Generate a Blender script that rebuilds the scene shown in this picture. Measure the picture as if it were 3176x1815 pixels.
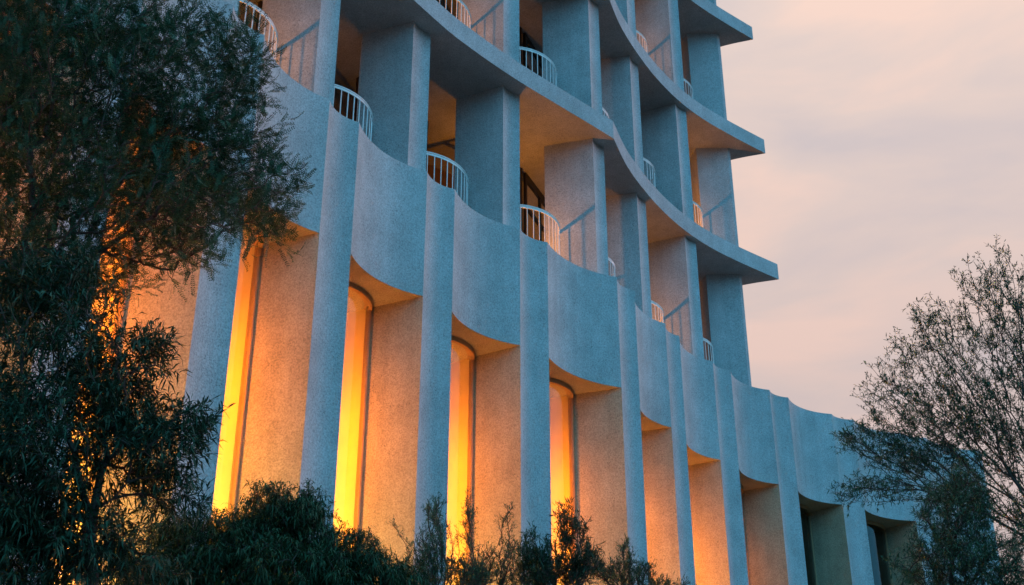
import bpy, bmesh, math, random
import numpy as np
from mathutils import Vector
R = math.radians
sc = bpy.context.scene; LAMPK = 1.0
for o in list(bpy.data.objects): bpy.data.objects.remove(o)
C = bpy.data.collections.new("scene"); sc.collection.children.link(C)

# ---------------------------------------------------------------- camera
EYE = 1.6
cam_d = bpy.data.cameras.new("camera"); cam = bpy.data.objects.new("camera", cam_d); C.objects.link(cam)
cam_d.sensor_width = 36.0; cam_d.lens = 43.70; cam_d.clip_start = .05; cam_d.clip_end = 3000
cam.location = (0, 0, EYE); cam.rotation_euler = (R(90+26.4), 0, 0)
sc.camera = cam
sc.render.resolution_x = 1024; sc.render.resolution_y = 585
sc.render.engine = 'CYCLES'
sc.cycles.max_bounces = 6; sc.cycles.transparent_max_bounces = 12
sc.view_settings.view_transform = 'Standard'; sc.view_settings.look = 'None'
sc.view_settings.exposure = 0; sc.view_settings.gamma = 1

# ---------------------------------------------------------------- sky and sun
SUN_AZ, SUN_EL = 55.0, 8.0        # compass-like: 0 = ahead (+y), 90 = right (+x)
w = bpy.data.worlds.new("World"); sc.world = w; w.use_nodes = True
nt = w.node_tree; N = nt.nodes; L_ = nt.links
for n in list(N): N.remove(n)
def nd(t, tree=None, **kw):
    n = (tree or nt).nodes.new(t)
    for k, v in kw.items(): setattr(n, k, v)
    return n
out = nd('ShaderNodeOutputWorld'); bg = nd('ShaderNodeBackground'); L_.new(bg.outputs[0], out.inputs[0])
tc = nd('ShaderNodeTexCoord')
sky = nd('ShaderNodeTexSky', sky_type='NISHITA', sun_disc=False, sun_elevation=R(SUN_EL), sun_rotation=R(SUN_AZ))
dot = nd('ShaderNodeVectorMath', operation='DOT_PRODUCT'); L_.new(tc.outputs['Generated'], dot.inputs[0])
v = Vector((.56, .80, .22)).normalized(); dot.inputs[1].default_value = v
mr = nd('ShaderNodeMapRange', interpolation_type='SMOOTHSTEP'); L_.new(dot.outputs['Value'], mr.inputs[0])
mr.inputs[1].default_value = .35; mr.inputs[2].default_value = .85
# clouds: long soft streaks
mp = nd('ShaderNodeMapping'); L_.new(tc.outputs['Generated'], mp.inputs[0])
mp.inputs['Rotation'].default_value = (0, R(16), R(0)); mp.inputs['Scale'].default_value = (2.2, 2.2, 6.5)
no = nd('ShaderNodeTexNoise'); no.inputs['Scale'].default_value = 2.3; no.inputs['Detail'].default_value = 5; no.inputs['Roughness'].default_value = .5
no.inputs['Distortion'].default_value = .3
L_.new(mp.outputs[0], no.inputs['Vector'])
cr = nd('ShaderNodeValToRGB'); L_.new(no.outputs['Fac'], cr.inputs[0])
cr.color_ramp.elements[0].position = .30; cr.color_ramp.elements[0].color = (.475, .385, .395, 1)
cr.color_ramp.elements[1].position = .64; cr.color_ramp.elements[1].color = (.66, .455, .40, 1)
e = cr.color_ramp.elements.new(.5); e.color = (.56, .425, .40, 1)
# brighter and creamier higher up
sep = nd('ShaderNodeSeparateXYZ'); L_.new(tc.outputs['Generated'], sep.inputs[0])
mz = nd('ShaderNodeMapRange'); L_.new(sep.outputs[2], mz.inputs[0]); mz.inputs[1].default_value = .24; mz.inputs[2].default_value = .62
mxz = nd('ShaderNodeMix', data_type='RGBA', blend_type='MIX'); L_.new(mz.outputs[0], mxz.inputs[0])
mul = nd('ShaderNodeMix', data_type='RGBA', blend_type='MULTIPLY'); mul.inputs[0].default_value = 1
L_.new(cr.outputs[0], mul.inputs[6]); mul.inputs[7].default_value = (1.40, 1.47, 1.40, 1)
L_.new(cr.outputs[0], mxz.inputs[6]); L_.new(mul.outputs[2], mxz.inputs[7])
mx = nd('ShaderNodeMix', data_type='RGBA'); L_.new(mr.outputs[0], mx.inputs[0])
mx.inputs[6].default_value = (.19, .93, 1.56, 1); L_.new(mxz.outputs[2], mx.inputs[7])
# the dome: dim towards the horizon, dimmer on the left (away from the afterglow)
hz = nd('ShaderNodeMapRange', interpolation_type='SMOOTHSTEP'); L_.new(sep.outputs[2], hz.inputs[0])
hz.inputs[1].default_value = -.02; hz.inputs[2].default_value = .24; hz.inputs[3].default_value = .10; hz.inputs[4].default_value = 1
d2 = nd('ShaderNodeVectorMath', operation='DOT_PRODUCT'); L_.new(tc.outputs['Generated'], d2.inputs[0]); d2.inputs[1].default_value = Vector((.78, -.62, .1)).normalized()
m2 = nd('ShaderNodeMapRange', interpolation_type='SMOOTHSTEP'); L_.new(d2.outputs['Value'], m2.inputs[0]); m2.inputs[1].default_value = -.5; m2.inputs[2].default_value = .5; m2.inputs[3].default_value = .12; m2.inputs[4].default_value = 1
mb_ = nd('ShaderNodeMix', data_type='FLOAT'); L_.new(mr.outputs[0], mb_.inputs[0]); L_.new(m2.outputs[0], mb_.inputs[2]); mb_.inputs[3].default_value = 1
mm2 = nd('ShaderNodeMath', operation='MULTIPLY'); L_.new(hz.outputs[0], mm2.inputs[0]); L_.new(mb_.outputs[0], mm2.inputs[1])
dm = nd('ShaderNodeVectorMath', operation='SCALE'); L_.new(mx.outputs[2], dm.inputs[0]); L_.new(mm2.outputs[0], dm.inputs['Scale'])
ns = nd('ShaderNodeMix', data_type='RGBA', blend_type='ADD'); ns.inputs[0].default_value = .02
L_.new(dm.outputs[0], ns.inputs[6]); L_.new(sky.outputs[0], ns.inputs[7])
L_.new(ns.outputs[2], bg.inputs[0]); bg.inputs[1].default_value = 1.0

sd = bpy.data.lights.new("sun", 'SUN'); so = bpy.data.objects.new("sun", sd); C.objects.link(so)
sd.energy = .95; sd.angle = R(14); sd.color = (1, .55, .64)
az, el = R(SUN_AZ), R(SUN_EL)
sv = Vector((math.sin(az)*math.cos(el), math.cos(az)*math.cos(el), math.sin(el)))
so.rotation_euler = sv.to_track_quat('Z', 'Y').to_euler(); so.location = (20, 0, 20)

# ---------------------------------------------------------------- materials
def mat(name):
    m = bpy.data.materials.new(name); m.use_nodes = True
    return m, m.node_tree, m.node_tree.nodes['Principled BSDF']
def stucco(name, base, bump=.5, warm=1.0):
    m, t, b = mat(name)
    g = nd('ShaderNodeNewGeometry', t)
    def noise(s, d, r):
        n = nd('ShaderNodeTexNoise', t); n.inputs['Scale'].default_value = s; n.inputs['Detail'].default_value = d; n.inputs['Roughness'].default_value = r
        t.links.new(g.outputs['Position'], n.inputs['Vector']); return n
    n1 = noise(42, 5, .75); n2 = noise(2.1, 5, .6); n3 = noise(.5, 3, .5)
    def ramp(n, p0, c0, p1, c1):
        r = nd('ShaderNodeMapRange', t); t.links.new(n.outputs['Fac'], r.inputs[0])
        r.inputs[1].default_value = p0; r.inputs[2].default_value = p1; r.inputs[3].default_value = c0; r.inputs[4].default_value = c1; return r
    r1 = ramp(n1, .36, .64, .60, 1.15); r2 = ramp(n2, .3, .86, .7, 1.10); r3 = ramp(n3, .3, .92, .7, 1.06)
    # pits: sparse dark specks, denser in blotches
    vo = nd('ShaderNodeTexVoronoi', t); vo.inputs['Scale'].default_value = 26; t.links.new(g.outputs['Position'], vo.inputs['Vector'])
    n4 = noise(3.2, 3, .6)
    thr = nd('ShaderNodeMapRange', t); t.links.new(n4.outputs['Fac'], thr.inputs[0]); thr.inputs[1].default_value = .45; thr.inputs[2].default_value = .75; thr.inputs[3].default_value = .05; thr.inputs[4].default_value = .38
    lt = nd('ShaderNodeMath', t, operation='LESS_THAN'); t.links.new(vo.outputs['Distance'], lt.inputs[0]); t.links.new(thr.outputs[0], lt.inputs[1])
    pit = nd('ShaderNodeMapRange', t); t.links.new(lt.outputs[0], pit.inputs[0]); pit.inputs[3].default_value = 1; pit.inputs[4].default_value = .70
    # faint rain streaks
    ms = nd('ShaderNodeMapping', t); t.links.new(g.outputs['Position'], ms.inputs[0]); ms.inputs['Scale'].default_value = (3.2, 3.2, .16)
    n5 = nd('ShaderNodeTexNoise', t); n5.inputs['Scale'].default_value = 2.2; n5.inputs['Detail'].default_value = 5; t.links.new(ms.outputs[0], n5.inputs['Vector'])
    r5 = ramp(n5, .3, .93, .7, 1.05)
    def mult(a, bb):
        x = nd('ShaderNodeMath', t, operation='MULTIPLY'); t.links.new(a.outputs[0], x.inputs[0]); t.links.new(bb.outputs[0], x.inputs[1]); return x
    f = mult(mult(mult(r1, r2), mult(r3, r5)), pit)
    vm = nd('ShaderNodeVectorMath', t, operation='SCALE'); vm.inputs[0].default_value = base; t.links.new(f.outputs[0], vm.inputs['Scale'])
    t.links.new(vm.outputs[0], b.inputs['Base Color']); b.inputs['Roughness'].default_value = .93; b.inputs['Specular IOR Level'].default_value = .2
    bp = nd('ShaderNodeBump', t); bp.inputs['Strength'].default_value = bump; bp.inputs['Distance'].default_value = .012
    sm = nd('ShaderNodeMath', t, operation='MULTIPLY'); t.links.new(n1.outputs['Fac'], sm.inputs[0]); t.links.new(pit.outputs[0], sm.inputs[1])
    t.links.new(sm.outputs[0], bp.inputs['Height']); t.links.new(bp.outputs[0], b.inputs['Normal'])
    return m
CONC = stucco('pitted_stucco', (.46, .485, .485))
GLOW_TAN = stucco('glow_tinted_recess_stucco', (.45, .39, .27))  # same stucco as the front, with warm lamp glow put into its colour
def plain(name, col, rough=.5, metal=0, var=.12, sc_=8, emit=None):
    m, t, b = mat(name)
    g = nd('ShaderNodeNewGeometry', t); n = nd('ShaderNodeTexNoise', t); n.inputs['Scale'].default_value = sc_; n.inputs['Detail'].default_value = 4
    t.links.new(g.outputs['Position'], n.inputs['Vector'])
    r = nd('ShaderNodeMapRange', t); t.links.new(n.outputs['Fac'], r.inputs[0]); r.inputs[1].default_value = .3; r.inputs[2].default_value = .7; r.inputs[3].default_value = 1-var; r.inputs[4].default_value = 1+var
    vm = nd('ShaderNodeVectorMath', t, operation='SCALE'); vm.inputs[0].default_value = col; t.links.new(r.outputs[0], vm.inputs['Scale'])
    t.links.new(vm.outputs[0], b.inputs['Base Color']); b.inputs['Roughness'].default_value = rough; b.inputs['Metallic'].default_value = metal
    return m
ROOM = plain('dark_room_wall', (.30, .19, .10), .8)
DARKTOP = plain('bounce_cutting_dark_top', (.07, .07, .07), .8)  # unseen terrace and slab tops, coloured dark to cut light bounced onto soffits
RAIL = plain('white_painted_metal', (.80, .80, .78), .35)
FRAME = plain('bronze_frame_metal', (.36, .22, .10), .6, 0)
DARKF = plain('dark_frame_metal', (.035, .028, .022), .5, 0)
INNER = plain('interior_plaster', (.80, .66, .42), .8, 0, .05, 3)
SOIL = plain('soil_and_mulch', (.07, .05, .035), .95, 0, .5, 3)
def glassm(name, tint, spec=1.0):
    m = bpy.data.materials.new(name); m.use_nodes = True; t = m.node_tree
    for n in list(t.nodes): t.nodes.remove(n)
    o = nd('ShaderNodeOutputMaterial', t); mix = nd('ShaderNodeMixShader', t); tr = nd('ShaderNodeBsdfTransparent', t); gl = nd('ShaderNodeBsdfGlossy', t)
    fr = nd('ShaderNodeFresnel', t); fr.inputs[0].default_value = 1.55
    tr.inputs[0].default_value = (*tint, 1); gl.inputs['Roughness'].default_value = .03; gl.inputs[0].default_value = (.95*spec, .95*spec, .95*spec, 1)
    t.links.new(fr.outputs[0], mix.inputs[0]); t.links.new(tr.outputs[0], mix.inputs[1]); t.links.new(gl.outputs[0], mix.inputs[2]); t.links.new(mix.outputs[0], o.inputs[0])
    return m
GLASS = glassm('window_glass', (.80, .78, .72))
def leafm(name, c1, c2, trans=.10, rough=.6):
    m, t, b = mat(name)
    g = nd('ShaderNodeNewGeometry', t); n = nd('ShaderNodeTexNoise', t); n.inputs['Scale'].default_value = 2.3; n.inputs['Detail'].default_value = 6; n.inputs['Roughness'].default_value = .75
    t.links.new(g.outputs['Position'], n.inputs['Vector'])
    a = nd('ShaderNodeMath', t, operation='ADD'); s = nd('ShaderNodeMath', t, operation='MULTIPLY'); s.inputs[1].default_value = .45
    t.links.new(g.outputs['Random Per Island'], s.inputs[0]); t.links.new(s.outputs[0], a.inputs[0]); t.links.new(n.outputs['Fac'], a.inputs[1])
    r = nd('ShaderNodeMapRange', t); t.links.new(a.outputs[0], r.inputs[0]); r.inputs[1].default_value = .40; r.inputs[2].default_value = 1.05
    mm = nd('ShaderNodeMix', t, data_type='RGBA'); t.links.new(r.outputs[0], mm.inputs[0]); mm.inputs[6].default_value = (*c1, 1); mm.inputs[7].default_value = (*c2, 1)
    t.links.new(mm.outputs[2], b.inputs['Base Color']); b.inputs['Roughness'].default_value = rough
    b.inputs['Specular IOR Level'].default_value = .3
    o = t.nodes['Material Output']; mix = nd('ShaderNodeMixShader', t); tl = nd('ShaderNodeBsdfTranslucent', t)
    t.links.new(mm.outputs[2], tl.inputs[0]); mix.inputs[0].default_value = trans
    t.links.new(b.outputs[0], mix.inputs[1]); t.links.new(tl.outputs[0], mix.inputs[2]); t.links.new(mix.outputs[0], o.inputs[0])
    return m
LEAF_A = leafm('feathery_leaf', (.012, .038, .018), (.060, .150, .075))
LEAF_B = leafm('narrow_leaf', (.010, .036, .018), (.040, .105, .055))
LEAF_C = leafm('mound_leaf', (.010, .042, .016), (.034, .105, .044))
LEAF_D = leafm('wispy_leaf', (.022, .06, .03), (.085, .18, .095))
BARK = plain('dark_bark', (.075, .05, .04), .9, 0, .4, 20)

# ---------------------------------------------------------------- object helpers
def tag(o, label=None, cat=None, group=None, kind=None):
    if label: o['label'] = label
    if cat: o['category'] = cat
    if group: o['group'] = group
    if kind: o['kind'] = kind
    return o
def empty(name, loc=(0, 0, 0)):
    o = bpy.data.objects.new(name, None); o.location = loc; C.objects.link(o); return o
def meshobj(name, verts, faces, m, parent=None, smooth=None):
    me = bpy.data.meshes.new(name); me.from_pydata([tuple(p) for p in verts], [], faces); me.update()
    me.materials.append(m); o = bpy.data.objects.new(name, me); C.objects.link(o)
    if parent: o.parent = parent
    if smooth:
        me.polygons.foreach_set('use_smooth', [True]*len(me.polygons))
        me.set_sharp_from_angle(angle=R(smooth))
    return o
class MB:
    def __init__(s): s.v = []; s.f = []
    def add(s, vs, fs):
        k = len(s.v); s.v += [tuple(p) for p in vs]; s.f += [tuple(i+k for i in f) for f in fs]
    def prism(s, poly, z0, z1, cap=True):          # poly: list of (x, y), extruded
        n = len(poly); vs = [(x, y, z0) for x, y in poly]+[(x, y, z1) for x, y in poly]
        fs = [(i, (i+1) % n, n+(i+1) % n, n+i) for i in range(n)]
        if cap: fs += [tuple(range(n-1, -1, -1)), tuple(range(n, 2*n))]
        s.add(vs, fs)
    def strip(s, path, half, z0, z1):               # a bar of square section following a plan path
        P = [Vector(p).to_2d() for p in path]; n = len(P); A = []; B = []
        for i in range(n):
            d = (P[min(i+1, n-1)]-P[max(i-1, 0)]).normalized(); q = Vector((-d.y, d.x))*half
            A.append(P[i]+q); B.append(P[i]-q)
        s.prism([tuple(a) for a in A]+[tuple(b) for b in reversed(B)], z0, z1)
    def tube(s, pts, r, k=8):
        P = [Vector(p) for p in pts]; n = len(P); vs = []
        for i in range(n):
            d = (P[min(i+1, n-1)]-P[max(i-1, 0)]).normalized()
            a = d.cross(Vector((0, 0, 1)) if abs(d.z) < .9 else Vector((1, 0, 0))).normalized(); b = d.cross(a)
            rr = r[i] if isinstance(r, (list, tuple)) else r
            vs += [P[i]+(a*math.cos(2*math.pi*j/k)+b*math.sin(2*math.pi*j/k))*rr for j in range(k)]
        fs = [(i*k+j, i*k+(j+1) % k, (i+1)*k+(j+1) % k, (i+1)*k+j) for i in range(n-1) for j in range(k)]
        fs += [tuple(range(k-1, -1, -1)), tuple(range((n-1)*k, n*k))]
        s.add(vs, fs)
    def build(s, name, m, parent=None, smooth=None):
        me = meshobj(name, s.v, s.f, m, parent, None)
        bm = bmesh.new(); bm.from_mesh(me.data); bmesh.ops.recalc_face_normals(bm, faces=bm.faces); bm.to_mesh(me.data); bm.free()
        if smooth:
            me.data.polygons.foreach_set('use_smooth', [True]*len(me.data.polygons)); me.data.set_sharp_from_angle(angle=R(smooth))
        return me

# ---------------------------------------------------------------- plan of the building (metres; camera stands at 0,0)
V2 = lambda a: Vector(a)
PL = [(-5.02, 5.6), (-4.79, 7.87), (-4.21, 10.05), (-3.44, 12.17), (-2.51, 14.17), (-1.28, 16.03), (.13, 17.77), (1.85, 19.53), (2.92, 21.48), (4.09, 23.30), (5.53, 24.85), (7.20, 26.30), (9.17, 27.58)]
PR = [(-4.98, 6.25), (-4.64, 8.5), (-4.0, 10.66), (-3.16, 12.75), (-2.165, 14.715), (-.885, 16.54), (.59, 18.25), (2.21, 20.07), (3.26, 22.05), (4.53, 23.78), (6.02, 25.29), (7.77, 26.66), (9.78, 27.86)]
PL = [V2(p) for p in PL]; PR = [V2(p) for p in PR]
END = V2((11.40, 28.80))
NP = len(PL)
TOP, BAND, GND = 10.0+EYE, 7.9+EYE, 0.0
def flute(a, b, sag, n=18, flat=1.0):
    """concave (away from the street) arc from a to b, end points included"""
    t = (b-a); h = t.length/2; t = t.normalized(); nrm = Vector((-t.y, t.x))      # points into the building
    m = (a+b)/2; r = (h*h+sag*sag)/(2*sag); out = []
    for i in range(n+1):
        th = math.pi*i/n; u = -math.cos(th)*h
        out.append(m+t*u+nrm*(math.sqrt(max(r*r-u*u, 0))-(r-sag)))
    return out
def nrm_in(a, b):
    t = (b-a).normalized(); return Vector((-t.y, t.x))
def rot(v, deg):
    c, s = math.cos(R(deg)), math.sin(R(deg)); return Vector((v.x*c-v.y*s, v.x*s+v.y*c))
BLD = empty('curved_building', (0, 18, 0))
tag(BLD, 'curved grey stucco building with scalloped piers, glowing tall windows and stacked open balcony storeys', 'building')
BLD.location = (0, 0, 0)

# --- ground-storey piers (a concave front flute, flared sides)
JD = .90            # jamb depth to the window
DEEP = 2.1          # depth of the niche behind
jl = []; jr = []    # window fixing points at each pier: left side of pier, right side of pier
for i in range(NP):
    a, b = PL[i], PR[i]; n = nrm_in(a, b)
    fl = flute(a, b, .095, 12)
    dl, dr = rot(n, 12), rot(n, -12)
    poly = [tuple(p) for p in fl]+[tuple(b+dr*(JD+.06)), tuple(a+dl*(JD+.06))]
    jl.append((a, dl)); jr.append((b, dr))
    mb = MB(); mb.prism(poly, GND, BAND)
    po = mb.build('pier', CONC, BLD, 40); po.data.materials.append(GLOW_TAN)
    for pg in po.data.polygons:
        if abs(pg.normal.z) < .5 and pg.normal.x*n.x+pg.normal.y*n.y > -.5: pg.material_index = 1  # recess sides carry the lamp glow in their colour
# --- scalloped parapet band above, one solid ring segment per flute so that every scallop is a part
front = []
for i in range(NP):
    pf = flute(PL[i], PR[i], .095, 12); front += pf[:-1]
    if i < NP-1: front += flute(PR[i], PL[i+1], .205, 22)[:-1]
last = flute(PR[-1], END, .205, 22); front += last
mb = MB(); nfr = len(front)
back = [p+Vector((-.78, .62))*.0 for p in front]
# smooth inner line
inner = []
ctrl = [(PL[i]+PR[i])/2 for i in range(NP)]+[END]
nn = [nrm_in(PL[i], PR[i]) for i in range(NP)]+[nrm_in(PR[-1], END)]
for k, p in enumerate(front):
    d = [(p-c).length for c in ctrl]; j = sorted(range(len(d)), key=lambda q: d[q])[:2]
    w0 = 1/(d[j[0]]+.05); w1 = 1/(d[j[1]]+.05)
    n = (nn[j[0]]*w0+nn[j[1]]*w1).normalized()
    inner.append(p+n*2.25)
vs = []
for p, q in zip(front, inner):
    vs += [(p.x, p.y, BAND), (p.x, p.y, TOP), (q.x, q.y, TOP), (q.x, q.y, BAND)]
fs = []
for k in range(nfr-1):
    a = 4*k; b = a+4
    fs += [(a, b, b+1, a+1), (a+1, b+1, b+2, a+2), (a+2, b+2, b+3, a+3), (a+3, b+3, b, a)]
fs += [(0, 1, 2, 3), (4*(nfr-1)+3, 4*(nfr-1)+2, 4*(nfr-1)+1, 4*(nfr-1))]
mb.add(vs, fs); po = mb.build('scalloped_parapet', CONC, BLD, 40); po.data.materials.append(GLOW_TAN)
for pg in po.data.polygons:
    if pg.normal.z < -.5: pg.material_index = 1  # soffits take the glow-tinted stucco as well
# solid end wall past the last pier
mb = MB(); mb.prism([tuple(p) for p in last]+[tuple(END+Vector((-1.2, 1.9))), tuple(PR[-1]+rot(nrm_in(PL[-1], PR[-1]), -12)*.9)], GND, BAND-.002)
mb.build('end_wall', CONC, BLD, 40)

# --- bowed windows in the bays
LIT = {0: .25, 1: .4, 2: .85, 3: 1, 4: 1, 5: .9, 6: .8, 7: 1.1, 8: 1.2, 9: .30, 10: 0, 11: 0}
def lamp(name, loc, energy, col, kind='POINT', rad=.05, target=None, spot=100, blend=.6):
    d = bpy.data.lights.new(name, kind); o = bpy.data.objects.new(name, d); C.objects.link(o); o.location = loc
    d.energy = energy*LAMPK; d.color = col; d.shadow_soft_size = rad
    if kind == 'SPOT': d.spot_size = R(spot); d.spot_blend = blend
    if target is not None: o.rotation_euler = (Vector(target)-Vector(loc)).to_track_quat('-Z', 'Y').to_euler()
    return o
WARM = (1.0, .46, .085); DEEPW = (1.0, .29, .0)
for i in range(NP-1):
    b0, d0 = jr[i]; a1, d1 = jl[i+1]
    p = b0+d0*JD; q = a1+d1*JD
    t = (q-p).normalized(); n = Vector((-t.y, t.x)); h = (q-p).length/2; m = (p+q)/2; sag = .30; r = (h*h+sag*sag)/(2*sag)
    def bow(off, s0=1.0):
        res = []
        amax = math.asin(min(1, h/r))
        for k in range(21):
            th = -amax+2*amax*k/20
            res.append(m+n*(r-sag)-n*math.cos(th)*(r-off)+t*math.sin(th)*(r-off)*s0)
        return res
    base = .15
    f = MB()
    f.strip(bow(0), .035, BAND-.075, BAND-.002)             # curved head
    f.strip(bow(0), .04, base, base+.09)                      # sill
    f.strip(bow(.055, .98), .018, BAND-.045, BAND-.003)             # outer bead of the head
    pts = bow(0)
    for end in (pts[:2], pts[-2:]):
        u = (end[1]-end[0]).normalized(); nn_ = Vector((-u.y, u.x)); c = end[0] if end is not pts[-2:] else end[1]
    for c, u in ((pts[0], (pts[1]-pts[0]).normalized()), (pts[-1], (pts[-2]-pts[-1]).normalized())):
        k_ = Vector((-u.y, u.x))
        f.prism([tuple(c-k_*.045-u*.02), tuple(c-k_*.045+u*.045), tuple(c+k_*.045+u*.045), tuple(c+k_*.045-u*.02)], base, BAND-.078)
        f.prism([tuple(c-k_*.02+u*.048), tuple(c-k_*.02+u*.075), tuple(c+k_*.02+u*.075), tuple(c+k_*.02+u*.048)], base, BAND-.078)
    win = f.build('window', FRAME, BLD, 40)
    g = MB(); gp = bow(-.004)
    g.add([(x.x, x.y, z) for x in gp for z in (base+.09, BAND-.07)], [(2*k, 2*k+2, 2*k+3, 2*k+1) for k in range(20)])
    g.build('glass', GLASS, win, 60)
    # plastered wall at the back of the niche behind the glass
    wl = MB(); A = b0+d0*1.95; B = a1+d1*1.95
    A0 = b0+d0*(JD+.063); B0 = a1+d1*(JD+.063)
    wl.prism([tuple(A0), tuple(A), tuple(B), tuple(B0), tuple(B0+t*.1), tuple(B+n*.12+t*.1), tuple(A+n*.12-t*.1), tuple(A0-t*.1)], base, BAND-.003)
    wl.build('interior_wall', INNER if i < 9 else ROOM, BLD)  # right-end bays get the darker wall, their unlit gloom put into the colour
    lv = LIT.get(i, 0)
    if lv > 0:
        c = m+n*.45
        # strip lights set upright in the side of the left pier, washing the opposite side and the soffit
        for w0, zc, ln, en, col, up, inw in ((b0+d0*.62+t*.03, 2.9, 2.4, 70, (1, .25, 0), .10, .25), (b0+d0*.62+t*.03, 3.3, 1.8, 38, (1, .95, .03), -.05, .25),
                                             (b0+d0*1.35+t*.05, 3.0, 2.4, 950, (1, .50, .24), .18, .95),
                                             (b0+d0*1.25+t*.06, 3.9, 5.2, 42, (1, .66, .01), -.1, -.35), (b0+d0*1.25+t*.06, 6.9, 2.6, 88, (1, .24, 0), -.2, -.35)):
            d = bpy.data.lights.new('strip_lamp', 'AREA'); o = bpy.data.objects.new('strip_lamp', d); C.objects.link(o)
            d.shape = 'RECTANGLE'; d.size = .05; d.size_y = ln; d.energy = en*lv*LAMPK; d.color = col
            dirn = (t+n*inw); dirv = Vector((dirn.x, dirn.y, up)).normalized()
            zax = -dirv; xax = Vector((0, 0, 1)).cross(zax).normalized(); yax = zax.cross(xax)
            from mathutils import Matrix
            o.matrix_world = Matrix.Translation((w0.x, w0.y, zc)) @ Matrix((xax, yax, zax)).transposed().to_4x4()

# ---------------------------------------------------------------- tower of open balcony storeys
SH, ST = 3.444, .398
FLOORS = [TOP+SH*k for k in range(4)]           # terrace level and the slab tops above
def catmull(P, n=8):
    P = [V2(p) for p in P]; Q = [2*P[0]-P[1]]+P+[2*P[-1]-P[-2]]; out = []
    for i in range(1, len(Q)-2):
        for k in range(n):
            t = k/n; out.append(.5*((2*Q[i])+(Q[i+1]-Q[i-1])*t+(2*Q[i-1]-5*Q[i]+4*Q[i+1]-Q[i+2])*t*t+(3*Q[i]-Q[i-1]-3*Q[i+1]+Q[i+2])*t**3))
    return out+[P[-1]]
arc1 = catmull([(-4.95, 6.4), (-4.2, 9.8), (-3.25, 12.4), (-2.35, 14.45), (-1.25, 16.24), (-.62, 17.08), (.13, 17.93), (.88, 18.69), (1.42, 19.23), (1.92, 19.74)])
arc2 = catmull([(1.92, 19.74), (2.25, 20.70), (2.67, 21.60), (3.18, 22.51), (3.77, 23.36), (4.42, 24.10), (5.18, 24.79), (6.17, 25.60)])
tip = arc2[-1]
arc3 = catmull([tip, (5.36, 25.91), (3.9, 26.7), (2.4, 27.9), (1.0, 29.5)])
slab_poly = [tuple(p) for p in arc1]+[tuple(p) for p in arc2[1:]]+[tuple(p) for p in arc3[1:]]+[(-4, 27), (-9, 17), (-9.5, 6.4)]
for k, z in enumerate(FLOORS[1:]):
    mb = MB(); mb.prism(slab_poly, z-ST, z); fs_ = mb.build('floor_slab', CONC, BLD, 25); fs_.data.materials.append(DARKTOP)
    for pg in fs_.data.polygons:
        if pg.normal.z > .9: pg.material_index = 1
mb = MB(); mb.prism([(x*.999, y) for x, y in slab_poly], FLOORS[-1]+SH-ST, FLOORS[-1]+SH); mb.build('roof_slab', CONC, BLD, 25)

# fins: front centre, direction of the front face (deg), measured on plan
FIN = []
for i, c in ((1, (-4.97, 8.29)), (2, (-4.37, 10.48)), (3, (-3.63, 12.58)), (4, (-2.68, 14.58)), (5, (-1.48, 16.45)), (6, (-.01, 18.20)), (7, (1.64, 19.90)), (8, (2.64, 21.90)), (9, (3.87, 23.66))):
    t = (PR[i]-PL[i]).normalized(); FIN.append((V2(c), t))
FW, FD = .42, .95
fl_pts, fr_pts = [], []
for z0 in FLOORS:
    z1 = z0+SH-ST
    for c, t in FIN:
        n = Vector((-t.y, t.x)); a = c-t*FW/2; b = c+t*FW/2
        dl, dr = rot(n, 17), rot(n, -17)
        poly = [tuple(p) for p in flute(a, b, .045, 8)]+[tuple(b+dr*FD), tuple(a+dl*FD)]
        mb = MB(); mb.prism(poly, z0, z1); mb.build('fin', CONC, BLD, 35)
        if z0 == FLOORS[0]: fl_pts.append((a, a+dl*(FD-.08))); fr_pts.append((b, b+dr*(FD-.08)))
    # corner pier: a wedge under the slab tip
    mb = MB(); poly = [(4.45, 25.36), (5.20, 25.34), (5.27, 25.40), (5.16, 25.70), (4.75, 26.05), (4.3, 26.1)]
    mb.prism(poly, z0, z1); mb.build('corner_pier', CONC, BLD, 20)
fl_pts.append((V2((4.46, 25.40)), V2((4.36, 25.85)))); fr_pts.append((V2((5.3, 25.4)), V2((4.9, 26))))
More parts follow.
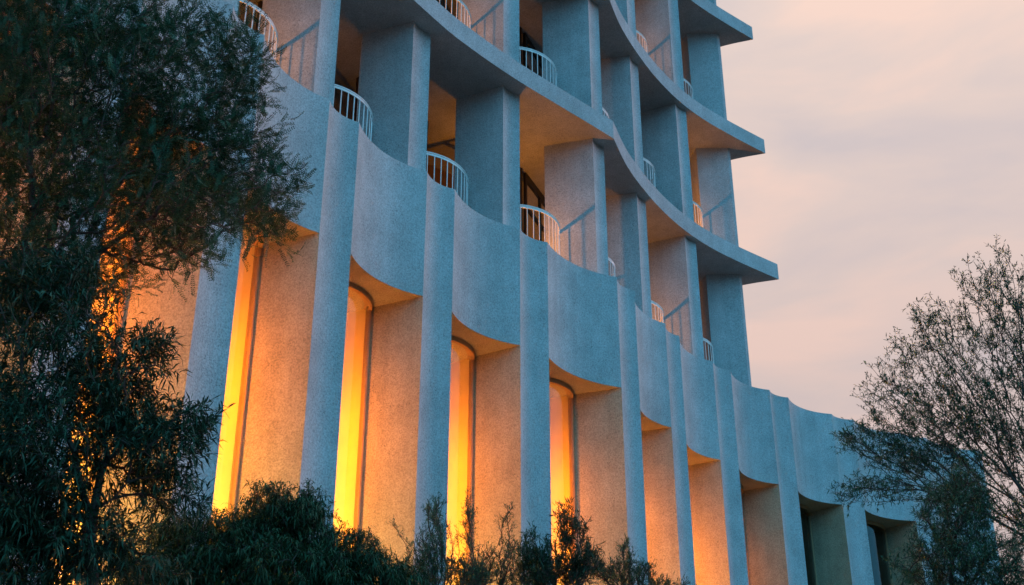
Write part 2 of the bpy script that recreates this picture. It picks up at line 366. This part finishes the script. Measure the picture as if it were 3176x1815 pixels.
# back walls, balcony doors, rails
TL = {(0, 1): 60, (0, 2): 62, (0, 5): 95, (0, 7): 62, (1, 3): 60, (1, 4): 60, (1, 8): 60, (2, 7): 45}
rails = []
HEAD = 2.12
for k, z0 in enumerate(FLOORS):
    zt = z0+SH-ST
    for j in range(len(FIN)):
        pr = fr_pts[j][1]; pq = fl_pts[j+1][1]
        t = (pq-pr).normalized(); n = Vector((-t.y, t.x)); m = (pr+pq)/2; h = (pq-pr).length/2
        a = pr+n*.93-t*.17; b = pq+n*.93+t*.17
        if j == 8: a, b = pr+n*.93-t*.17, V2((4.1, 26.6))
        f = MB()
        f.prism([tuple(a), tuple(b), tuple(b+n*.06), tuple(a+n*.06)], zt-.16, zt-.003)
        f.prism([tuple(a), tuple(b), tuple(b+n*.06), tuple(a+n*.06)], z0+.003, z0+.08)
        f.prism([tuple(a), tuple(b), tuple(b+n*.06), tuple(a+n*.06)], z0+2.25, z0+2.31)
        for s in (.02, .5, .98):
            c = a.lerp(b, s); f.prism([tuple(c-t*.03+n*.003), tuple(c+t*.03+n*.003), tuple(c+t*.03+n*.057), tuple(c-t*.03+n*.057)], z0+.082, zt-.162)
        door = f.build('glazed_door', DARKF, BLD)
        g = MB(); a2 = a+n*.03; b2 = b+n*.03
        g.add([(a2.x, a2.y, z0+.08), (b2.x, b2.y, z0+.08), (b2.x, b2.y, zt-.16), (a2.x, a2.y, zt-.16)], [(0, 1, 2, 3)])
        g.build('glass', GLASS, door)
        mb = MB(); a3 = a+n*1.1; b3 = b+n*1.1
        mb.prism([tuple(a3), tuple(b3), tuple(b3+n*.1), tuple(a3+n*.1)], z0+.004, zt-.004); mb.build('interior_wall', ROOM, BLD)
        # bowed balcony rail from fin to fin
        P = fr_pts[j][0].lerp(fr_pts[j][1], .80); Q = fl_pts[j+1][0].lerp(fl_pts[j+1][1], .80)
        t = (Q-P).normalized(); n2 = Vector((-t.y, t.x)); h = (Q-P).length/2; m = (P+Q)/2; sag = .37; r = (h*h+sag*sag)/(2*sag)
        am = math.asin(min(1, h/r))
        arcp = [m+n2*(r-sag)-n2*math.cos(th)*r+t*math.sin(th)*r for th in [-am+2*am*u/24 for u in range(25)]]
        cx, cy = sum(p.x for p in arcp)/25, sum(p.y for p in arcp)/25
        rails.append(((k, j), arcp, z0))
        e_ = TL.get((k, j), 0)
        if e_:
            c = P+n*.42+t*.20
            d = bpy.data.lights.new('balcony_lamp', 'AREA'); o = bpy.data.objects.new('balcony_lamp', d); C.objects.link(o)
            d.shape = 'SQUARE'; d.size = .10; d.energy = e_*.38*LAMPK; d.color = DEEPW
            dv = (t*.75-n*.25).to_3d()+Vector((0, 0, .9)); o.rotation_euler = (-dv).to_track_quat('Z', 'Y').to_euler(); o.location = (c.x, c.y, z0+.35)
# rail objects: bars of the best seen balconies are objects of their own
best = [(0, 3), (0, 4), (0, 5), (0, 6), (1, 5), (1, 6), (0, 7)]
rest = MB()
for key, arcp, z0 in rails:
    if key[1] == 8 and key[0] > 3: continue
    hr = MB(); hr.tube([(p.x, p.y, z0+1.13) for p in arcp], .017, 8)
    hr.strip(arcp, .007, z0+1.08, z0+1.125)
    rl = hr.build('balcony_railing', RAIL, BLD, 50)
    br = MB(); br.strip(arcp, .018, z0+.05, z0+.075); br.build('bottom_rail', RAIL, rl, 50)
    # bars evenly along the arc
    n_b = 14; Lc = len(arcp)-1
    for q in range(1, n_b):
        s = q/n_b*Lc; i0 = int(s); p = arcp[i0].lerp(arcp[min(i0+1, Lc)], s-i0)
        tgt = MB() if key in best else rest
        tgt.tube([(p.x, p.y, z0+.07), (p.x, p.y, z0+1.09)], .0095, 6)
        if key in best: tgt.build('baluster', RAIL, rl, 60)
ro = rest.build('baluster', RAIL, BLD, 60); ro['kind'] = 'stuff'

# inner cores so that nothing is hollow from the side
mb = MB(); mb.prism([(-11, 6.4), (-7.6, 8.3), (-6.6, 12.5), (-4.6, 17), (-2.2, 20), (-.6, 22), (1.6, 25.2), (6, 30), (11, 32.5), (2, 40), (-12, 26)], GND, TOP-.3)
mb.build('core_wall', CONC, BLD)
mb = MB(); mb.prism([(-9.4, 6.5), (-8.6, 8.3), (-7.6, 12.5), (-5.8, 17), (-3.8, 20), (-1.8, 22.5), (.4, 25.6), (2.3, 27.4), (1.8, 28), (1, 29), (-4, 26.5), (-9, 17)], TOP-.3, FLOORS[-1]+SH-.02)
mb.build('core_wall', CONC, BLD)
mb = MB(); mb.prism([(p.x+(q.x-p.x)*.84, p.y+(q.y-p.y)*.84) for q, p in zip(front, inner)]+[(8, 33), (1, 39), (-11, 25), (-10, 6.2)], TOP-.35, TOP+.004)
mb.build('terrace_floor', DARKTOP, BLD)

# ---------------------------------------------------------------- ground
me = meshobj('ground', [(-600, -600, 0), (600, -600, 0), (600, 600, 0), (-600, 600, 0)], [(0, 1, 2, 3)], SOIL); tag(me, kind='structure')

# ---------------------------------------------------------------- plants
#PLANTS
rng = np.random.default_rng(7)
CP, SP = math.cos(R(26.4)), math.sin(R(26.4))
def at(dx, dy, dist):
    """point seen at (dx, dy) of a 2548 x 1456 view, at a horizontal distance from the camera"""
    x = (dx-1274)/3093; y = -(dy-728)/3093
    r = np.array([x, CP-y*SP, SP+y*CP]); r /= math.hypot(r[0], r[1]); return r*dist+np.array([0, 0, EYE])
def frame_of(d):
    d = d/np.maximum(np.linalg.norm(d, axis=1, keepdims=True), 1e-9)
    u = np.cross(d, np.array([0., 0, 1.])+rng.normal(0, .3, d.shape)); u /= np.maximum(np.linalg.norm(u, axis=1, keepdims=True), 1e-9)
    return d, u, np.cross(d, u)
def quads(name, V, m, parent):
    n = len(V); me = bpy.data.meshes.new(name)
    k = V.shape[1]; me.vertices.add(n*k); me.vertices.foreach_set('co', V.reshape(-1).astype(np.float32))
    me.loops.add(n*k); me.loops.foreach_set('vertex_index', np.arange(n*k, dtype=np.int32))
    me.polygons.add(n); me.polygons.foreach_set('loop_start', np.arange(n, dtype=np.int32)*k); me.polygons.foreach_set('loop_total', np.full(n, k, np.int32))
    me.update(); me.validate(); me.materials.append(m); o = bpy.data.objects.new(name, me); C.objects.link(o); o.parent = parent; return o
def tubes(name, P0, P1, r0, r1, m, parent, k=5):
    d, u, v = frame_of(P1-P0); a = np.arange(k)*2*np.pi/k
    ring = u[:, None]*np.cos(a)[None, :, None]+v[:, None]*np.sin(a)[None, :, None]
    A = P0[:, None]-d[:, None]*0+ring*r0[:, None, None]; B = P1[:, None]+ring*r1[:, None, None]
    V = np.stack([A, np.roll(A, -1, 1), np.roll(B, -1, 1), B], 2).reshape(-1, 4, 3)
    return quads(name, V, m, parent)
def grow(trunk, attr, step=.12, pl=.35, jit=.03, sag=0.0):
    """greedy branching: every attractor is reached from the cheapest node so far"""
    P = [np.array(p, float) for p in trunk]; par = [-1]+list(range(len(P)-1)); dep = [0.0]
    for i in range(1, len(P)): dep.append(dep[-1]+np.linalg.norm(P[i]-P[i-1]))
    dirs = [P[min(i+1, len(P)-1)]-P[max(i-1, 0)] for i in range(len(P))]
    fork = P[-1]; order = np.argsort(np.linalg.norm(attr-fork, axis=1)); cap = 60000
    arr = np.zeros((cap, 3)); D = np.zeros(cap); n = len(P); arr[:n] = P; D[:n] = dep; first = max(1, len(P)//2)
    tips = []
    for a in attr[order]:
        dd = np.linalg.norm(arr[first:n]-a, axis=1); j = int(np.argmin(dd+pl*D[first:n]))+first; L = dd[j-first]
        if L < step*.5: continue
        s = max(2, int(L/step)); d0 = dirs[j]/(np.linalg.norm(dirs[j])+1e-9); p0 = arr[j].copy(); prev = j
        c = p0+d0*L*.35+(a-p0)*.15; c[2] -= sag*L
        for q in range(1, s+1):
            t = q/s; p = (1-t)**2*p0+2*t*(1-t)*c+t*t*a+(rng.normal(0, jit, 3)*step*3 if q < s else 0)
            if n >= cap: break
            arr[n] = p; par.append(prev); D[n] = D[prev]+np.linalg.norm(p-arr[prev]); dirs.append(p-arr[prev]); prev = n; n += 1
        tips.append(prev)
    P = arr[:n]; par = np.array(par); w_ = np.zeros(n)
    ch = np.zeros(n, int)
    for i in range(1, n): ch[par[i]] += 1
    w_[ch == 0] = 1
    for i in range(n-1, 0, -1): w_[par[i]] += w_[i]
    return P, par, w_, np.array(dirs), np.array(tips)
def ell(cs, n, dist=None):
    """random points in a union of ellipsoids: (dx, dy, distance, r across, r depth, r up, weight)"""
    ws = np.array([c[6] for c in cs], float); ws /= ws.sum(); out = []
    for c, k in zip(cs, rng.multinomial(n, ws)):
        p = rng.normal(0, 1, (k, 3)); p /= np.linalg.norm(p, axis=1, keepdims=True); p *= (rng.random((k, 1))**.42)
        ce = at(c[0], c[1], c[2]); f = np.array([ce[0], ce[1], 0]); f /= np.linalg.norm(f); s = np.array([f[1], -f[0], 0])
        # 'up' is the picture's up at this spot, so that the extents are true sizes seen from below
        out.append(ce+p[:, :1]*c[3]*s+p[:, 1:2]*c[4]*f+p[:, 2:]*c[5]*np.array([0, 0, 1.]))
    return np.concatenate(out)
def pinnate(P, d, L=.11, n=11, ll=.016, lw=.0038):
    """ferny leaves: a thin rachis with pairs of small leaflets"""
    m = len(P); d, u, v = frame_of(d); L_a = L*(.6+.8*rng.random(m)); out = []
    curl = rng.normal(0, .35, (m, 1))
    for q in range(n):
        t = (q+1)/n; base = P+d*(L_a*t)[:, None]+v*(curl*t*t*L)
        sz = ll*(1.1-.6*abs(t-.45))*(.8+.4*rng.random((m, 1)))
        for s in (-1, 1):
            dirn = u*s*.9+d*.42+v*rng.normal(0, .22, (m, 1)); dirn /= np.linalg.norm(dirn, axis=1, keepdims=True)
            w_ = np.cross(dirn, v); w_ /= np.linalg.norm(w_, axis=1, keepdims=True)
            out.append(np.stack([base, base+dirn*sz*.5+w_*lw, base+dirn*sz, base+dirn*sz*.5-w_*lw], 1))
    r = np.stack([P-u*.0012, P+u*.0012, P+d*L_a[:, None]+v*(curl*L), P+d*(L_a*.98)[:, None]+v*(curl*L)-u*.001], 1)
    out.append(r); return np.concatenate(out)
def lance(P, d, L=.07, w_=.006, droop=.25):
    """narrow willow-like leaves, each bent once"""
    m = len(P); d, u, v = frame_of(d); L_a = (L*(.55+.8*rng.random((m, 1)))); dr = np.array([0, 0, -1.])*droop
    mid = P+d*L_a*.5; tip = P+(d+dr+v*rng.normal(0, .25, (m, 1)))*L_a
    return np.concatenate([np.stack([P, mid+u*w_, mid-u*w_], 1)[:, [0, 1, 2, 2]], np.stack([mid+u*w_, tip, tip, mid-u*w_], 1)]), (mid, tip, u)
def lance2(P, d, L, w_, droop=.25):
    m = len(P); d, u, v = frame_of(d); L_a = (L*(.55+.8*rng.random((m, 1)))); dr = np.array([0, 0, -1.])*droop
    mid = P+d*L_a*.5; tip = P+(d+dr+v*rng.normal(0, .25, (m, 1)))*L_a
    return np.stack([P, mid+u*w_, tip, mid-u*w_], 1)
def unit(a): return a/np.maximum(np.linalg.norm(a, axis=1, keepdims=True), 1e-9)
def plant(name, trunk, attr, leaf, lm, label, cat, group=None, r_tip=.0022, r_pow=.42, per=8, spread=.5, twig=.10, keep=1.0, tkw={}, up=0.0, thin=14):
    P, par, w_, dirs, tips = grow(trunk, attr, **tkw)
    root = empty(name, tuple(np.round(np.array(trunk[0], float), 3))); tag(root, label, cat, group)
    off = np.array(root.location)
    rad = r_tip*w_**r_pow; i = np.arange(1, len(P)); thick = w_[i] >= thin*4
    big, small = i[thick], i[~thick]
    if len(big): tubes('trunk', P[par[big]]-off, P[big]-off, rad[par[big]], rad[big], BARK, root, 7)
    if len(small): tubes('branches', P[par[small]]-off, P[small]-off, np.minimum(rad[par[small]], rad[small]*1.6), rad[small], BARK, root, 4)
    # twigs along the thin ends
    cand = i[w_[i] <= thin]; prob = np.clip(1.6/np.sqrt(w_[cand]), .25, 1)
    cand = cand[rng.random(len(cand)) < prob*keep]
    src = np.repeat(cand, per); n = len(src)
    f = rng.random((n, 1)); B = P[par[src]]*(1-f)+P[src]*f; dd = unit(dirs[src]); td = unit(dd+rng.normal(0, spread, (n, 3))+np.array([0, 0, up]))
    T = B+td*twig*(.4+rng.random((n, 1)))
    tubes('twigs', B-off, T-off, np.full(n, .0009), np.full(n, .0005), BARK, root, 3)
    V = leaf(B, T, td)
    if V is not None: quads('foliage', V-off, lm, root)
    return root, len(V)
def fern_leaf(kw):
    def f(B, T, td):
        Q = np.concatenate([T, B*.5+T*.5]); D = unit(np.concatenate([td, td])+rng.normal(0, .45, (2*len(B), 3)))
        return pinnate(Q, D, **kw)
    return f
def lance_leaf(k, L, w_, spread=.7, droop=.25):
    def f(B, T, td):
        out = []
        for q in range(k):
            t = rng.random((len(B), 1))*.9+.15; out.append(lance2(B*(1-t)+T*t, unit(td+rng.normal(0, spread, B.shape)), L, w_, droop))
        return np.concatenate(out)
    return f

# big feathery tree leaning in from the left
tr = [at(-330, 1456, 8.4)*[1, 1, 0], at(-320, 1400, 8.3), at(-230, 1050, 8.1), at(-90, 780, 8.0)]
cr = [(120, 240, 8.0, 1.05, .9, 1.05, 10), (400, 250, 8.0, .75, .7, .95, 7), (560, 380, 8.1, .42, .5, .50, 3), (330, 520, 7.9, .80, .6, .40, 5), (620, 500, 8.1, .34, .35, .20, 1.3),
      (430, 600, 8.0, .30, .3, .24, 1), (590, 170, 8.0, .28, .4, .42, 1.2), (690, 455, 8.0, .22, .3, .12, .8), (660, 560, 8.0, .2, .3, .1, .5), (60, 640, 8.2, .6, .6, .45, 5), (200, 640, 8.2, .5, .4, .25, 3), (-260, 300, 8.1, .9, .9, 1.1, 3), (60, 300, 8.3, .8, .8, 1.0, 10), (420, 420, 8.2, .6, .5, .5, 5), (250, 60, 8.1, .7, .6, .35, 4)]
plant('feathery_tree', tr, ell(cr, 3100), fern_leaf(dict(L=.12, n=11, ll=.019, lw=.0042)), LEAF_A,
      'large feathery-leaved tree leaning in from the left across the building', 'tree', per=2, spread=.55, twig=.10, tkw=dict(step=.13, pl=.30, jit=.04), thin=10)
# narrow-leaved tree at lower left
tr = [at(215, 1456, 6.4)*[1, 1, 0], at(230, 1440, 6.4), at(222, 1330, 6.4), at(250, 1180, 6.4)]
cr = [(120, 900, 6.4, .50, .5, .36, 5), (110, 740, 6.5, .42, .4, .24, 5), (200, 1330, 6.5, .36, .3, .16, 3), (60, 1250, 6.3, .3, .3, .3, 3), (60, 1150, 6.4, .34, .5, .42, 6), (60, 1380, 6.4, .3, .4, .25, 3), (300, 980, 6.4, .28, .35, .32, 3.5), (350, 1120, 6.4, .34, .35, .22, 3.2), (420, 1230, 6.4, .20, .3, .10, 1),
      (380, 860, 6.4, .09, .2, .13, .5), (480, 1050, 6.3, .11, .2, .07, .6), (230, 1400, 6.5, .5, .4, .14, 2), (-120, 950, 6.4, .3, .4, .6, 2)]
plant('narrow_leaved_tree', tr, ell(cr, 1350), lance_leaf(6, .062, .0048, .7), LEAF_B,
      'dark narrow-leaved small tree at the lower left in front of the glowing piers', 'tree', per=4, spread=.6, twig=.09, tkw=dict(step=.09, pl=.30, jit=.04), thin=10)
# dense mounded shrub in the middle foreground
tr = [at(680, 1456, 8.6)*[1, 1, 0], at(680, 1900, 8.6), at(685, 1600, 8.6)]
cr = [(700, 1310, 8.6, .36, .5, .28, 6), (560, 1370, 8.5, .42, .5, .24, 5), (840, 1400, 8.6, .36, .5, .22, 5), (700, 1440, 8.4, .85, .6, .22, 8), (960, 1450, 8.6, .30, .4, .10, 2), (430, 1330, 8.5, .18, .4, .12, 1.5), (400, 1440, 8.4, .4, .4, .15, 2), (700, 1600, 8.5, .9, .6, .4, 4)]
plant('mounded_shrub', tr, ell(cr, 2300), lance_leaf(8, .052, .0042, .85, .5), LEAF_C,
      'dense rounded dark shrub in front of the piers, lower middle', 'shrub', per=4, spread=.8, twig=.08, tkw=dict(step=.11, pl=.25, jit=.05), thin=12)
# loose upright shrubs right of the mound
for lab, bx, cr, n, ll, lw in (
    ('thin upright shrub with tiny leaves just right of the rounded dark shrub', 1100, [(1080, 1380, 9.4, .20, .3, .26, 4), (1085, 1280, 9.4, .09, .2, .16, .7), (1000, 1430, 9.4, .22, .3, .14, 2), (1140, 1440, 9.4, .30, .3, .16, 4), (985, 1320, 9.4, .05, .2, .12, .15)], 300, .030, .0030),
    ('wispy shrub with a few long bare shoots in front of the third glowing window', 1200, [(1160, 1300, 9.6, .08, .2, .30, .8), (1190, 1420, 9.6, .25, .3, .22, 4), (1265, 1330, 9.6, .12, .2, .28, 1.2), (1290, 1430, 9.6, .25, .3, .16, 3)], 240, .028, .0030),
    ('darkest upright shrub with spiky narrow leaves and one tall pointed shoot', 1400, [(1408, 1330, 9.0, .07, .15, .26, 1.6), (1440, 1320, 9.0, .09, .2, .10, .8), (1380, 1430, 9.0, .30, .3, .15, 5), (1470, 1400, 9.0, .15, .2, .14, 1.4), (1330, 1370, 9.0, .14, .2, .16, 1.6)], 260, .048, .0040),
    ('low thin shrub with sparse twigs, rightmost of the shrubs before the glowing piers', 1570, [(1570, 1440, 9.8, .24, .3, .12, 3), (1560, 1370, 9.8, .06, .1, .13, .5), (1660, 1460, 9.8, .22, .2, .07, 1), (1500, 1420, 9.8, .12, .2, .1, 1)], 200, .030, .0032)):
    g_ = at(bx, 1456, cr[0][2]); tr = [g_*[1, 1, 0], g_-[0, 0, 1.5], g_-[0, 0, .5]]
    plant('upright_shrub', tr, ell(cr, n), lance_leaf(5, ll, lw, .7, .0), LEAF_D if ll < .04 else LEAF_B, lab, 'shrub', 'loose shrubs below the windows', per=4, spread=.5, twig=.07, tkw=dict(step=.09, pl=.8, jit=.02), up=.3, thin=8)
# airy tree on the right
tr = [at(2720, 1456, 9.0)*[1, 1, 0], at(2720, 1440, 9.0), at(2680, 1400, 9.0), at(2610, 1330, 9.0)]
cr = [(2420, 960, 9.0, .50, .5, .62, 8), (2500, 760, 9.0, .42, .5, .50, 4), (2260, 1080, 9.0, .42, .4, .26, 4), (2350, 1180, 9.0, .55, .4, .18, 4), (2130, 1090, 9.0, .22, .2, .14, 1.0), (2330, 800, 9.0, .26, .3, .20, 1.1), (2620, 1000, 9.0, .4, .5, .9, 6), (2230, 960, 9.0, .20, .2, .12, .6), (2160, 1220, 9.0, .28, .2, .10, 1.2), (2100, 1090, 9.0, .16, .2, .08, .6), (2250, 1130, 9.0, .3, .3, .1, 1), (2410, 690, 9.0, .12, .2, .18, .35), (2250, 870, 9.0, .10, .2, .14, .3), (2480, 1080, 9.0, .35, .4, .3, 4), (2540, 1280, 9.0, .25, .4, .3, 3), (2300, 1000, 9.0, .55, .5, .5, 3)]
plant('airy_tree', tr, ell(cr, 1150), lance_leaf(8, .034, .0034, .75, .1), LEAF_D,
      'airy small-leaved tree with thin fanning branches on the right, against the pink sky', 'tree', r_tip=.0016, per=3, spread=.6, twig=.085, tkw=dict(step=.13, pl=.85, jit=.022), thin=8)
tr = [at(2370, 1456, 8.4)*[1, 1, 0], at(2370, 1900, 8.4), at(2370, 1600, 8.4)]
cr = [(2370, 1330, 8.4, .26, .3, .36, 4), (2400, 1220, 8.4, .14, .2, .16, 1.2), (2330, 1430, 8.4, .30, .3, .22, 3), (2450, 1440, 8.4, .25, .3, .20, 2), (2380, 1600, 8.4, .35, .3, .4, 2), (2530, 1420, 8.4, .2, .3, .25, 2.5), (2410, 1280, 8.4, .2, .3, .3, 2)]
plant('fine_leaved_shrub', tr, ell(cr, 850), lance_leaf(7, .034, .0030, .8, .1), LEAF_D,
      'dense fine-leaved shrub under the airy tree at the lower right', 'shrub', per=4, spread=.7, twig=.07, tkw=dict(step=.09, pl=.25, jit=.05), thin=10)
